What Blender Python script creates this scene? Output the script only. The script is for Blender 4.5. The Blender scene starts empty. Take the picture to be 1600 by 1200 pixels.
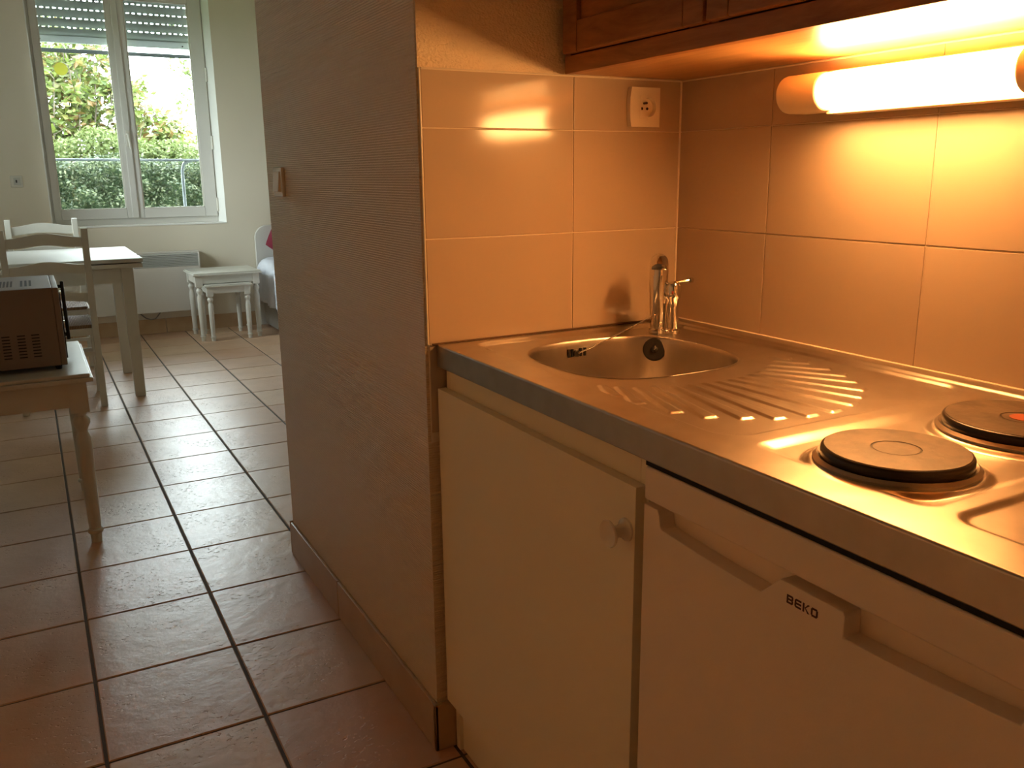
import bpy, bmesh, math, random
from mathutils import Vector, Matrix
random.seed(7)
S = bpy.context.scene
COL = S.collection
PI = math.pi

# ------------------------------------------------------------------ camera, world, exposure
cam = bpy.data.cameras.new('camera'); camo = bpy.data.objects.new('camera', cam); COL.objects.link(camo)
CR = Vector((0.87614055, -0.48194987, -0.0101026)); CU = Vector((0.12189028, 0.2012117, 0.97193447)); CF = Vector((0.46639093, 0.85278261, -0.23503473))
camo.matrix_world = Matrix((CR, CU, -CF)).transposed().to_4x4()
camo.location = (-0.6492816, -1.53289388, 1.22134723)
cam.sensor_width = 36; cam.sensor_fit = 'HORIZONTAL'; cam.lens = 1356.3752 / 1600 * 36
cam.clip_start = 0.02; cam.clip_end = 200
S.camera = camo
SKY = 20.0          # overcast sky
LAMP = 86.0        # under-cabinet lamp diffuser
EXPO = 0.16
w = bpy.data.worlds.new('world'); S.world = w; w.use_nodes = True
wn = w.node_tree; bg = wn.nodes['Background']
tc = wn.nodes.new('ShaderNodeTexCoord'); sp = wn.nodes.new('ShaderNodeSeparateXYZ'); rp = wn.nodes.new('ShaderNodeValToRGB')
wn.links.new(tc.outputs['Generated'], sp.inputs[0]); wn.links.new(sp.outputs['Z'], rp.inputs[0]); wn.links.new(rp.outputs[0], bg.inputs[0])
rp.color_ramp.elements[0].position = 0.0; rp.color_ramp.elements[0].color = (.88, .96, 1.0, 1)
rp.color_ramp.elements[1].position = 1.0; rp.color_ramp.elements[1].color = (.90, .98, 1.0, 1)
bg.inputs[1].default_value = SKY
S.view_settings.view_transform = 'Standard'; S.view_settings.look = 'None'
S.view_settings.gamma = 1; S.view_settings.use_curve_mapping = False
S.view_settings.exposure = EXPO
S.cycles.max_bounces = 10; S.cycles.diffuse_bounces = 6; S.cycles.glossy_bounces = 5; S.cycles.transparent_max_bounces = 12
S.cycles.sample_clamp_indirect = 40; S.cycles.caustics_reflective = True; S.cycles.caustics_refractive = False
pl = bpy.data.lights.new('window_portal', 'AREA'); pl.shape = 'RECTANGLE'; pl.size = 1.3; pl.size_y = 1.85
try: pl.cycles.is_portal = True
except Exception: pass
pl2 = pl.copy(); pl2.size = 1.1; pl2.size_y = 1.3
po2 = bpy.data.objects.new('window_portal', pl2); COL.objects.link(po2); po2.location = (-1.33, 4.85, 1.65); po2.rotation_euler = (PI/2, 0, -PI/2)  # portal for the added window in the left wall
po = bpy.data.objects.new('window_portal', pl); COL.objects.link(po); po.location = (.14, 6.27, 1.75); po.rotation_euler = (-PI/2, 0, 0)
# the portal lets light into the room: an area light shines along its -Z, here -Y

# ------------------------------------------------------------------ materials
def new_mat(name):
    m = bpy.data.materials.new(name); m.use_nodes = True
    return m, m.node_tree.nodes, m.node_tree.links, m.node_tree.nodes['Principled BSDF']
def mat(name, col, rough=.5, metal=0, spec=.5, coat=0, bump=None, vary=None, coatr=.05):
    m, n, l, b = new_mat(name)
    b.inputs['Base Color'].default_value = (*col, 1); b.inputs['Roughness'].default_value = rough
    b.inputs['Metallic'].default_value = metal; b.inputs['Specular IOR Level'].default_value = spec
    b.inputs['Coat Weight'].default_value = coat; b.inputs['Coat Roughness'].default_value = coatr
    tcn = n.new('ShaderNodeTexCoord')
    if bump:
        sc, st = bump
        t = n.new('ShaderNodeTexNoise'); t.inputs['Scale'].default_value = sc; t.inputs['Detail'].default_value = 4
        bp = n.new('ShaderNodeBump'); bp.inputs['Strength'].default_value = st; bp.inputs['Distance'].default_value = .002
        l.new(tcn.outputs['Object'], t.inputs['Vector']); l.new(t.outputs['Fac'], bp.inputs['Height']); l.new(bp.outputs[0], b.inputs['Normal'])
    if vary:
        sc, c2, lo, hi = vary
        t = n.new('ShaderNodeTexNoise'); t.inputs['Scale'].default_value = sc; t.inputs['Detail'].default_value = 5
        r = n.new('ShaderNodeValToRGB'); r.color_ramp.elements[0].position = lo; r.color_ramp.elements[1].position = hi
        r.color_ramp.elements[0].color = (*col, 1); r.color_ramp.elements[1].color = (*c2, 1)
        l.new(tcn.outputs['Object'], t.inputs['Vector']); l.new(t.outputs['Fac'], r.inputs[0]); l.new(r.outputs[0], b.inputs['Base Color'])
    return m

M = {}
M['wall'] = mat('cream_painted_wall', (.74, .67, .54), .55, bump=(180, .15))
M['ceiling'] = mat('white_ceiling', (.84, .81, .75), .8)
M['wall_white'] = mat('white_painted_wall', (.86, .82, .74), .6)
M['reveal'] = mat('white_reveal', (.86, .85, .80), .4)
M['pvc'] = mat('white_pvc', (.70, .68, .63), .25)
M['white'] = mat('white_painted_wood', (.66, .64, .57), .30, bump=(60, .12), vary=(7, (.60, .58, .51), .45, .75))
M['table_top'] = mat('table_top_paint', (.56, .55, .50), .42)
M['laminate'] = mat('white_laminate', (.84, .76, .56), .42)
M['laminate_edge'] = mat('laminate_edge', (.50, .43, .33), .5)
M['fridge'] = mat('white_enamel', (.84, .72, .58), .35, bump=(220, .12))
M['steel'] = None
M['chrome'] = mat('chrome', (.75, .73, .70), .09, 1)
M['black'] = mat('black_rubber', (.012, .011, .010), .45)
M['dark'] = mat('dark_void', (.006, .005, .005), .8)
M['plate'] = mat('burner_iron', (.085, .062, .043), .42, .2, vary=(30, (.14, .105, .072), .42, .62), bump=(120, .2))
M['plate_rim'] = mat('burner_rim', (.025, .018, .014), .3, .3)
M['red'] = mat('red_dot', (.42, .09, .035), .4)
M['plastic'] = mat('cream_plastic', (.80, .73, .60), .25)
M['wplastic'] = mat('white_plastic', (.66, .63, .55), .3)
M['base_tile'] = mat('beige_baseboard_tile', (.50, .34, .19), .3, bump=(40, .1), vary=(9, (.44, .28, .145), .4, .7))
M['grout'] = mat('dark_grout', (.10, .085, .07), .9, bump=(300, .4))
M['wall_grout'] = mat('pale_wall_grout', (.72, .62, .48), .8)
M['shutter'] = mat('grey_shutter', (.56, .62, .60), .5)
M['bar'] = mat('dark_grey_bar', (.045, .052, .05), .5)
M['slatbar'] = mat('pale_shutter_bar', (.75, .80, .82), .5)
M['rail'] = mat('pale_grey_rail', (.15, .175, .19), .5)
M['micro'] = mat('microwave_case', (.25, .20, .165), .45)
M['micro_top'] = mat('microwave_top', (.45, .40, .36), .4)
M['radiator'] = mat('radiator_enamel', (.64, .60, .54), .45)
M['radslat'] = mat('radiator_grille', (.55, .54, .50), .4)
M['bedbase'] = mat('grey_bed_fabric', (.38, .36, .32), .8)
M['sheet'] = mat('white_cotton', (.70, .73, .80), .85, bump=(22, 1.0))
M['headboard'] = mat('white_headboard', (.62, .60, .55), .45)
M['cushion'] = mat('red_cushion', (.20, .012, .03), .8, bump=(200, .4))
M['bark'] = mat('grey_bark', (.13, .105, .08), .9, bump=(40, .6))
M['glowglass'] = mat('glass', (1, 1, 1), 0)
M['wire'] = mat('grey_cable', (.25, .23, .2), .6)
M['ground'] = mat('lawn_soil', (.08, .12, .04), .95, bump=(30, .5))

M['darkglass'] = mat('dark_glass', (.03, .025, .02), .08)
M['ink'] = mat('dark_red_print', (.055, .012, .01), .4)
M['caulk'] = mat('dark_sealant', (.10, .05, .02), .7)

def steel():
    m, n, l, b = new_mat('brushed_steel')
    b.inputs['Metallic'].default_value = 1
    tcn = n.new('ShaderNodeTexCoord')
    mp = n.new('ShaderNodeMapping'); mp.inputs['Scale'].default_value = (8, 8, 8)
    t = n.new('ShaderNodeTexNoise'); t.inputs['Scale'].default_value = 3; t.inputs['Detail'].default_value = 6
    l.new(tcn.outputs['Object'], mp.inputs[0]); l.new(mp.outputs[0], t.inputs['Vector'])
    r = n.new('ShaderNodeMapRange'); r.inputs[3].default_value = .285; r.inputs[4].default_value = .34
    l.new(t.outputs['Fac'], r.inputs[0]); l.new(r.outputs[0], b.inputs['Roughness'])
    c = n.new('ShaderNodeValToRGB'); c.color_ramp.elements[0].position = .3; c.color_ramp.elements[1].position = .7
    c.color_ramp.elements[0].color = (.50, .46, .41, 1); c.color_ramp.elements[1].color = (.57, .53, .475, 1)
    l.new(t.outputs['Fac'], c.inputs[0]); l.new(c.outputs[0], b.inputs['Base Color'])
    t2 = n.new('ShaderNodeTexNoise'); t2.inputs['Scale'].default_value = 14; t2.inputs['Detail'].default_value = 3
    l.new(tcn.outputs['Object'], t2.inputs['Vector'])
    bp = n.new('ShaderNodeBump'); bp.inputs['Strength'].default_value = .12; bp.inputs['Distance'].default_value = .004
    l.new(t2.outputs['Fac'], bp.inputs['Height']); l.new(bp.outputs[0], b.inputs['Normal'])
    return m
M['steel'] = steel()

def floor_tile_mat():
    m, n, l, b = new_mat('glazed_floor_tile')
    tcn = n.new('ShaderNodeTexCoord'); oi = n.new('ShaderNodeObjectInfo'); ge = n.new('ShaderNodeNewGeometry')
    add = n.new('ShaderNodeMath'); add.operation = 'ADD'; l.new(oi.outputs['Random'], add.inputs[0]); l.new(ge.outputs['Random Per Island'], add.inputs[1])
    fr = n.new('ShaderNodeMath'); fr.operation = 'FRACT'; l.new(add.outputs[0], fr.inputs[0])
    cr = n.new('ShaderNodeValToRGB'); e = cr.color_ramp.elements
    e[0].color = (.63, .40, .255, 1); e[1].color = (.70, .50, .33, 1)
    x = e.new(.35); x.color = (.66, .44, .28, 1); x = e.new(.7); x.color = (.60, .35, .22, 1)
    l.new(fr.outputs[0], cr.inputs[0])
    t = n.new('ShaderNodeTexNoise'); t.inputs['Scale'].default_value = 5; t.inputs['Detail'].default_value = 6
    l.new(ge.outputs['Position'], t.inputs['Vector'])
    mx = n.new('ShaderNodeMixRGB'); mx.blend_type = 'MULTIPLY'; mx.inputs[0].default_value = .55
    r2 = n.new('ShaderNodeValToRGB'); r2.color_ramp.elements[0].position = .3; r2.color_ramp.elements[1].position = .7
    r2.color_ramp.elements[0].color = (.72, .66, .58, 1); r2.color_ramp.elements[1].color = (1, 1, 1, 1)
    l.new(t.outputs['Fac'], r2.inputs[0]); l.new(cr.outputs[0], mx.inputs[1]); l.new(r2.outputs[0], mx.inputs[2]); l.new(mx.outputs[0], b.inputs['Base Color'])
    b.inputs['Roughness'].default_value = .33; b.inputs['Specular IOR Level'].default_value = .75
    # fine relief: soft waves and small pits
    t3 = n.new('ShaderNodeTexNoise'); t3.inputs['Scale'].default_value = 16; t3.inputs['Detail'].default_value = 8; t3.inputs['Roughness'].default_value = .6
    l.new(ge.outputs['Position'], t3.inputs['Vector'])
    b1 = n.new('ShaderNodeBump'); b1.inputs['Strength'].default_value = .5; b1.inputs['Distance'].default_value = .004
    l.new(t3.outputs['Fac'], b1.inputs['Height'])
    mpp = n.new('ShaderNodeMapping'); mpp.inputs['Scale'].default_value = (1, 1.9, 1); mpp.inputs['Rotation'].default_value = (0, 0, .6); l.new(ge.outputs['Position'], mpp.inputs[0])
    v = n.new('ShaderNodeTexNoise'); v.inputs['Scale'].default_value = 60; v.inputs['Detail'].default_value = 3; l.new(mpp.outputs[0], v.inputs['Vector'])
    t4 = n.new('ShaderNodeTexNoise'); t4.inputs['Scale'].default_value = 6; l.new(ge.outputs['Position'], t4.inputs['Vector'])
    inv = n.new('ShaderNodeMapRange'); inv.inputs[1].default_value = .60; inv.inputs[2].default_value = .70; l.new(v.outputs['Fac'], inv.inputs[0])
    mk = n.new('ShaderNodeMapRange'); mk.inputs[1].default_value = .47; mk.inputs[2].default_value = .62; l.new(t4.outputs['Fac'], mk.inputs[0])
    mm = n.new('ShaderNodeMath'); mm.operation = 'MULTIPLY'
    l.new(inv.outputs[0], mm.inputs[0]); l.new(mk.outputs[0], mm.inputs[1])
    b2 = n.new('ShaderNodeBump'); b2.invert = True; b2.inputs['Strength'].default_value = .8; b2.inputs['Distance'].default_value = .003
    l.new(mm.outputs[0], b2.inputs['Height']); l.new(b1.outputs[0], b2.inputs['Normal']); l.new(b2.outputs[0], b.inputs['Normal'])
    return m
M['floor_tile'] = floor_tile_mat()

def wall_tile_mat():
    m, n, l, b = new_mat('cream_glazed_wall_tile')
    ge = n.new('ShaderNodeNewGeometry'); oi = n.new('ShaderNodeObjectInfo')
    b.inputs['Base Color'].default_value = (.80, .66, .47, 1); b.inputs['Roughness'].default_value = .11; b.inputs['Specular IOR Level'].default_value = .32
    cr = n.new('ShaderNodeValToRGB'); cr.color_ramp.elements[0].color = (.46, .36, .27, 1); cr.color_ramp.elements[1].color = (.50, .40, .30, 1)
    l.new(oi.outputs['Random'], cr.inputs[0]); l.new(cr.outputs[0], b.inputs['Base Color'])
    t = n.new('ShaderNodeTexNoise'); t.inputs['Scale'].default_value = 7; t.inputs['Detail'].default_value = 2
    l.new(ge.outputs['Position'], t.inputs['Vector'])
    bp = n.new('ShaderNodeBump'); bp.inputs['Strength'].default_value = .05; bp.inputs['Distance'].default_value = .004
    l.new(t.outputs['Fac'], bp.inputs['Height']); l.new(bp.outputs[0], b.inputs['Normal'])
    return m
M['wall_tile'] = wall_tile_mat()

def wallpaper(dots):
    m, n, l, b = new_mat('woven_wallpaper' + ('_dotted' if dots else ''))
    b.inputs['Base Color'].default_value = (.74, .59, .40, 1); b.inputs['Roughness'].default_value = .38; b.inputs['Specular IOR Level'].default_value = .55
    tcn = n.new('ShaderNodeTexCoord')
    wv = n.new('ShaderNodeTexWave'); wv.wave_type = 'BANDS'; wv.bands_direction = 'Z'; wv.inputs['Scale'].default_value = 62
    wv.inputs['Distortion'].default_value = 1.2; wv.inputs['Detail'].default_value = 2; wv.inputs['Detail Scale'].default_value = 3
    l.new(tcn.outputs['Object'], wv.inputs['Vector'])
    mp = n.new('ShaderNodeMapping'); mp.inputs['Scale'].default_value = (130, 130, 260)
    l.new(tcn.outputs['Object'], mp.inputs[0])
    no = n.new('ShaderNodeTexNoise'); no.inputs['Scale'].default_value = 1.6; no.inputs['Detail'].default_value = 2; l.new(mp.outputs[0], no.inputs['Vector'])
    ad = n.new('ShaderNodeMath'); ad.operation = 'MULTIPLY_ADD'; ad.inputs[1].default_value = .9 if not dots else 1.6
    l.new(no.outputs['Fac'], ad.inputs[0])
    if dots:
        vo = n.new('ShaderNodeTexVoronoi'); vo.inputs['Scale'].default_value = 150; l.new(tcn.outputs['Object'], vo.inputs['Vector']); l.new(vo.outputs['Distance'], ad.inputs[2])
    else: l.new(wv.outputs['Fac'], ad.inputs[2])
    bp = n.new('ShaderNodeBump'); bp.inputs['Strength'].default_value = .8; bp.inputs['Distance'].default_value = .0016
    l.new(ad.outputs[0], bp.inputs['Height']); l.new(bp.outputs[0], b.inputs['Normal'])
    return m
M['paper'] = wallpaper(False); M['paper_dots'] = wallpaper(True)

def oak():
    m, n, l, b = new_mat('varnished_oak')
    tcn = n.new('ShaderNodeTexCoord')
    mp = n.new('ShaderNodeMapping'); mp.inputs['Scale'].default_value = (9, 1.1, 9); l.new(tcn.outputs['Object'], mp.inputs[0])
    wv = n.new('ShaderNodeTexNoise'); wv.inputs['Scale'].default_value = 3.5; wv.inputs['Detail'].default_value = 9; wv.inputs['Roughness'].default_value = .62; wv.inputs['Distortion'].default_value = 1.2
    l.new(mp.outputs[0], wv.inputs['Vector'])
    cr = n.new('ShaderNodeValToRGB'); cr.color_ramp.elements[0].position = .32; cr.color_ramp.elements[1].position = .68
    cr.color_ramp.elements[0].color = (.22, .075, .022, 1); cr.color_ramp.elements[1].color = (.46, .20, .065, 1)
    l.new(wv.outputs['Fac'], cr.inputs[0]); l.new(cr.outputs[0], b.inputs['Base Color'])
    b.inputs['Roughness'].default_value = .33
    bp = n.new('ShaderNodeBump'); bp.inputs['Strength'].default_value = .2; bp.inputs['Distance'].default_value = .001
    l.new(wv.outputs['Fac'], bp.inputs['Height']); l.new(bp.outputs[0], b.inputs['Normal'])
    return m
M['oak'] = oak()
def oak_panel():
    m = M['oak'].copy(); m.name = 'varnished_oak_veneer'
    for nd in m.node_tree.nodes:
        if nd.type == 'VALTORGB':
            nd.color_ramp.elements[0].color = (.40, .19, .065, 1); nd.color_ramp.elements[1].color = (.58, .32, .12, 1)
    return m
M['veneer'] = oak_panel()

def rush():
    m, n, l, b = new_mat('woven_rush')
    tcn = n.new('ShaderNodeTexCoord')
    wv = n.new('ShaderNodeTexWave'); wv.bands_direction = 'X'; wv.inputs['Scale'].default_value = 40; wv.inputs['Distortion'].default_value = 1
    l.new(tcn.outputs['Object'], wv.inputs['Vector'])
    cr = n.new('ShaderNodeValToRGB'); cr.color_ramp.elements[0].color = (.12, .055, .02, 1); cr.color_ramp.elements[1].color = (.38, .21, .09, 1)
    l.new(wv.outputs['Fac'], cr.inputs[0]); l.new(cr.outputs[0], b.inputs['Base Color']); b.inputs['Roughness'].default_value = .5
    bp = n.new('ShaderNodeBump'); bp.inputs['Distance'].default_value = .003; l.new(wv.outputs['Fac'], bp.inputs['Height']); l.new(bp.outputs[0], b.inputs['Normal'])
    return m
M['rush'] = rush()

def leafmat(name, cols):
    m, n, l, b = new_mat(name)
    ge = n.new('ShaderNodeNewGeometry'); cr = n.new('ShaderNodeValToRGB'); e = cr.color_ramp.elements
    e[0].color = (*cols[0], 1); e[1].color = (*cols[-1], 1)
    for i, c in enumerate(cols[1:-1]):
        x = e.new((i + 1) / (len(cols) - 1)); x.color = (*c, 1)
    l.new(ge.outputs['Random Per Island'], cr.inputs[0]); l.new(cr.outputs[0], b.inputs['Base Color'])
    b.inputs['Roughness'].default_value = .45
    tr = n.new('ShaderNodeBsdfTranslucent'); l.new(cr.outputs[0], tr.inputs[0])
    mx = n.new('ShaderNodeMixShader'); mx.inputs[0].default_value = .35
    l.new(b.outputs[0], mx.inputs[1]); l.new(tr.outputs[0], mx.inputs[2]); l.new(mx.outputs[0], n['Material Output'].inputs[0])
    return m
M['leaf_hedge'] = leafmat('hedge_leaves', [(.020, .034, .016), (.040, .060, .028), (.085, .110, .055), (.17, .19, .11), (.030, .045, .024), (.06, .085, .042)])
M['leaf_shrub'] = leafmat('shrub_leaves', [(0.095, 0.135, 0.030), (0.162, 0.203, 0.041), (0.121, 0.162, 0.047), (0.203, 0.230, 0.068), (0.176, 0.095, 0.034), (0.068, 0.101, 0.030), (0.135, 0.176, 0.041)])
M['leaf_low'] = leafmat('low_bush_leaves', [(0.088, 0.125, 0.035), (0.138, 0.175, 0.056), (0.175, 0.206, 0.075), (0.100, 0.144, 0.044)])
M['disc'] = leafmat('yellow_disc', [(0.780, 0.780, 0.260), (0.780, 0.780, 0.260)])
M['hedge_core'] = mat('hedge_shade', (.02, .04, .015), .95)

def glassmat():
    m, n, l, b = new_mat('window_glass')
    n.remove(b)
    t = n.new('ShaderNodeBsdfTransparent'); t.inputs[0].default_value = (.95, .98, .97, 1)
    g = n.new('ShaderNodeBsdfGlossy'); g.inputs['Roughness'].default_value = .01
    f = n.new('ShaderNodeFresnel'); f.inputs[0].default_value = 1.45
    mx = n.new('ShaderNodeMixShader'); l.new(f.outputs[0], mx.inputs[0]); l.new(t.outputs[0], mx.inputs[1]); l.new(g.outputs[0], mx.inputs[2])
    l.new(mx.outputs[0], n['Material Output'].inputs[0])
    return m
M['glass'] = glassmat()

def emit(name, col, st):
    m, n, l, b = new_mat(name)
    b.inputs['Base Color'].default_value = (.9, .85, .75, 1)
    b.inputs['Emission Color'].default_value = (*col, 1); b.inputs['Emission Strength'].default_value = st
    return m
M['lamp'] = emit('glowing_diffuser', (1.0, .47, .145), LAMP)
M['lamp_body'] = mat('lamp_plastic', (.74, .62, .45), .4)

# ------------------------------------------------------------------ mesh helpers
class MB:
    def __init__(s): s.v = []; s.f = []
    def add(s, vs, fs):
        k = len(s.v); s.v += [tuple(v) for v in vs]; s.f += [tuple(i + k for i in f) for f in fs]; return s
    def box(s, x0, x1, y0, y1, z0, z1):
        return s.add([(x0,y0,z0),(x1,y0,z0),(x1,y1,z0),(x0,y1,z0),(x0,y0,z1),(x1,y0,z1),(x1,y1,z1),(x0,y1,z1)],
              [(0,3,2,1),(4,5,6,7),(0,1,5,4),(1,2,6,5),(2,3,7,6),(3,0,4,7)])
    def lathe(s, prof, c=(0,0,0), n=20, axis='z', caps=True):
        vs = []
        for r, h in prof:
            for i in range(n):
                a = 2*PI*i/n; u, v = r*math.cos(a), r*math.sin(a)
                p = {'z': (u, v, h), 'x': (h, u, v), 'y': (v, h, u)}[axis]
                vs.append((p[0]+c[0], p[1]+c[1], p[2]+c[2]))
        fs = [(j*n+i, j*n+(i+1)%n, (j+1)*n+(i+1)%n, (j+1)*n+i) for j in range(len(prof)-1) for i in range(n)]
        if caps: fs += [tuple(range(n-1, -1, -1)), tuple((len(prof)-1)*n+i for i in range(n))]
        return s.add(vs, fs)
    def prism(s, poly, axis, a, b):
        """poly: 2D points in the two remaining axes (order x,y,z), extruded from a to b"""
        def P(u, v, t): return {'x': (t, u, v), 'y': (u, t, v), 'z': (u, v, t)}[axis]
        n = len(poly)
        vs = [P(u, v, a) for u, v in poly] + [P(u, v, b) for u, v in poly]
        return s.add(vs, [tuple(range(n-1, -1, -1)), tuple(range(n, 2*n))] + [(i, (i+1)%n, n+(i+1)%n, n+i) for i in range(n)])
    def tube(s, pts, r, n=8, sx=1.0):
        pts = [Vector(p) for p in pts]; rs = r if isinstance(r, (list, tuple)) else [r]*len(pts)
        vs = []; up = None
        for i, p in enumerate(pts):
            d = (pts[min(i+1, len(pts)-1)] - pts[max(i-1, 0)]).normalized()
            if up is None:
                up = Vector((0,0,1)) if abs(d.z) < .9 else Vector((1,0,0))
            a = d.cross(up).normalized(); b2 = a.cross(d).normalized(); up = b2
            for k in range(n):
                t = 2*PI*k/n; vs.append(p + a*math.cos(t)*rs[i]*sx + b2*math.sin(t)*rs[i])
        m = len(pts)
        fs = [(j*n+i, j*n+(i+1)%n, (j+1)*n+(i+1)%n, (j+1)*n+i) for j in range(m-1) for i in range(n)]
        fs += [tuple(range(n-1, -1, -1)), tuple((m-1)*n+i for i in range(n))]
        return s.add(vs, fs)
    def build(s, name, m, parent=None, bevel=0, seg=2, ang=35, local=False, weld=False, wnorm=False):
        me = bpy.data.meshes.new(name)
        me.from_pydata(s.v, [], s.f)
        bm = bmesh.new(); bm.from_mesh(me)
        if weld: bmesh.ops.remove_doubles(bm, verts=bm.verts, dist=1e-5)
        bmesh.ops.recalc_face_normals(bm, faces=bm.faces)
        if bevel:
            ed = [e for e in bm.edges if len(e.link_faces) == 2 and e.calc_face_angle(0) > math.radians(28)]
            bmesh.ops.bevel(bm, geom=ed, offset=bevel, segments=seg, affect='EDGES', profile=.5, clamp_overlap=True)
        bm.to_mesh(me); bm.free()
        for p in me.polygons: p.use_smooth = True
        me.set_sharp_from_angle(angle=math.radians(ang))
        me.materials.append(m)
        o = bpy.data.objects.new(name, me); COL.objects.link(o)
        if bevel or wnorm:
            wm = o.modifiers.new('normals', 'WEIGHTED_NORMAL'); wm.keep_sharp = True; wm.weight = 100
        if parent:
            o.parent = parent
            if not local:
                off = Vector((0,0,0)); q = parent
                while q: off += q.location; q = q.parent
                me.transform(Matrix.Translation(-off))
        return o
def B(*a): return MB().box(*a)
def thing(name, label, cat, loc=(0,0,0), group=None, rz=0):
    o = bpy.data.objects.new(name, None); COL.objects.link(o); o.location = loc; o.rotation_euler = (0,0,rz); o.empty_display_size = .05
    o['label'] = label; o['category'] = cat
    if group: o['group'] = group
    return o
def tag(o, label, cat, group=None):
    o['label'] = label; o['category'] = cat
    if group: o['group'] = group
    return o
def struct(o): o['kind'] = 'structure'; return o
def sempty(name, loc=(0,0,0)):
    o = bpy.data.objects.new(name, None); COL.objects.link(o); o.location = loc; o['kind'] = 'structure'; return o
def stuff(o): o['kind'] = 'stuff'; return o
def inst(src, parent, loc):
    c = src.copy(); c.parent = parent; c.location = loc; COL.objects.link(c); return c
def copy_tree(o, parent=None):
    c = o.copy(); COL.objects.link(c); c.parent = parent
    for ch in o.children: copy_tree(ch, c)
    return c

# ------------------------------------------------------------------ room shell
XL, XR, YN, YF, H = -1.12, 3.3, -3.2, 5.91, 2.85
D = .6087; YP = 1.1724; GX, GY, TX, TY = -.3022, .3144, .339, .354
floor = struct(B(XL-.2, XR+.2, YN-.2, YF+.35, -.12, -.003).build('floor', M['grout']))
struct(B(XL-.2, XR+.2, YN-.2, YF+.35, H, H+.1).build('ceiling', M['ceiling']))
wr = MB(); RA0, RA1, RZ0, RZ1 = 4.3, 5.4, 1.0, 2.3
wr.box(XL-.2, XL, YN-.2, RA0, -.003, H).box(XL-.2, XL, RA1, YF, -.003, H).box(XL-.2, XL, RA0, RA1, -.003, RZ0).box(XL-.2, XL, RA0, RA1, RZ1, H)
struct(wr.build('wall_left', M['wall_white']))
w2 = sempty('fill_window', (XL-.1, 4.85, RZ0)); fm = MB(); a_, b_ = XL-.13, XL-.07  # added window out of view, lets extra daylight in from the left
fm.box(a_, b_, RA0, RA0+.06, RZ0, RZ1).box(a_, b_, RA1-.06, RA1, RZ0, RZ1).box(a_, b_, 4.81, 4.89, RZ0, RZ1).box(a_, b_, RA0, RA1, RZ0, RZ0+.06).box(a_, b_, RA0, RA1, RZ1-.06, RZ1)
fm.build('window_frame', M['pvc'], w2)
B(XL-.103, XL-.097, RA0+.06, RA1-.06, RZ0+.06, RZ1-.06).build('pane', M['glass'], w2)
struct(B(XR, XR+.2, YN-.2, YF, -.003, H).build('wall_right', M['wall']))
struct(B(XL, XR, YN-.2, YN, -.003, H).build('wall_near', M['wall_white']))
WX0, WX1, WZ0, WZ1 = -.49, .779, .866, 2.67
wf = MB().box(XL-.2, WX0, YF, YF+.35, -.003, H).box(WX1, XR+.2, YF, YF+.35, -.003, H).box(WX0, WX1, YF, YF+.35, -.003, WZ0-.012).box(WX0, WX1, YF, YF+.35, WZ1, H)
struct(wf.build('wall_far', M['wall']))
wp = struct(B(0, XR, .006, YP, -.003, H).build('wall_partition', M['paper']))
wn_ = struct(B(D+.006, D+.1, -1.22, .006, -.003, H).build('wall_niche', M['paper_dots']))
struct(B(0, XR, YN, -1.22, -.003, H).build('wall_side', M['paper']))
# dotted wallpaper strip above the tiles on the short wall
B(.001, D, .0005, .006, 1.4105, H).build('wallpaper_panel', M['paper_dots'], wp)

# floor tiles: visible ones are parts, the remainder one stuff part
def proj(P):
    d = Vector(P) - camo.location
    z = d.dot(CF)
    if z < .05: return None
    return 800 + 1356.4*d.dot(CR)/z, 600 - 1356.4*d.dot(CU)/z
def tilebox(w_, h_, t, bv):
    m = MB()
    w2, h2 = w_/2, h_/2
    return m.add([(-w2,-h2,-t),(w2,-h2,-t),(w2,h2,-t),(-w2,h2,-t),(-w2,-h2,-bv),(w2,-h2,-bv),(w2,h2,-bv),(-w2,h2,-bv),
                  (-w2+bv,-h2+bv,0),(w2-bv,-h2+bv,0),(w2-bv,h2-bv,0),(-w2+bv,h2-bv,0)],
                 [(0,1,5,4),(1,2,6,5),(2,3,7,6),(3,0,4,7),(4,5,9,8),(5,6,10,9),(6,7,11,10),(7,4,8,11),(8,9,10,11)])
G = .008
ft = tilebox(TX-G, TY-G*.8, .004, .0024)
first = None; rest = MB()
def solid_at(x, y): return (x > .0 and (0 < y < YP)) or (x > .0 and y < -1.22) or (x > D and y < YP)
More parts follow.
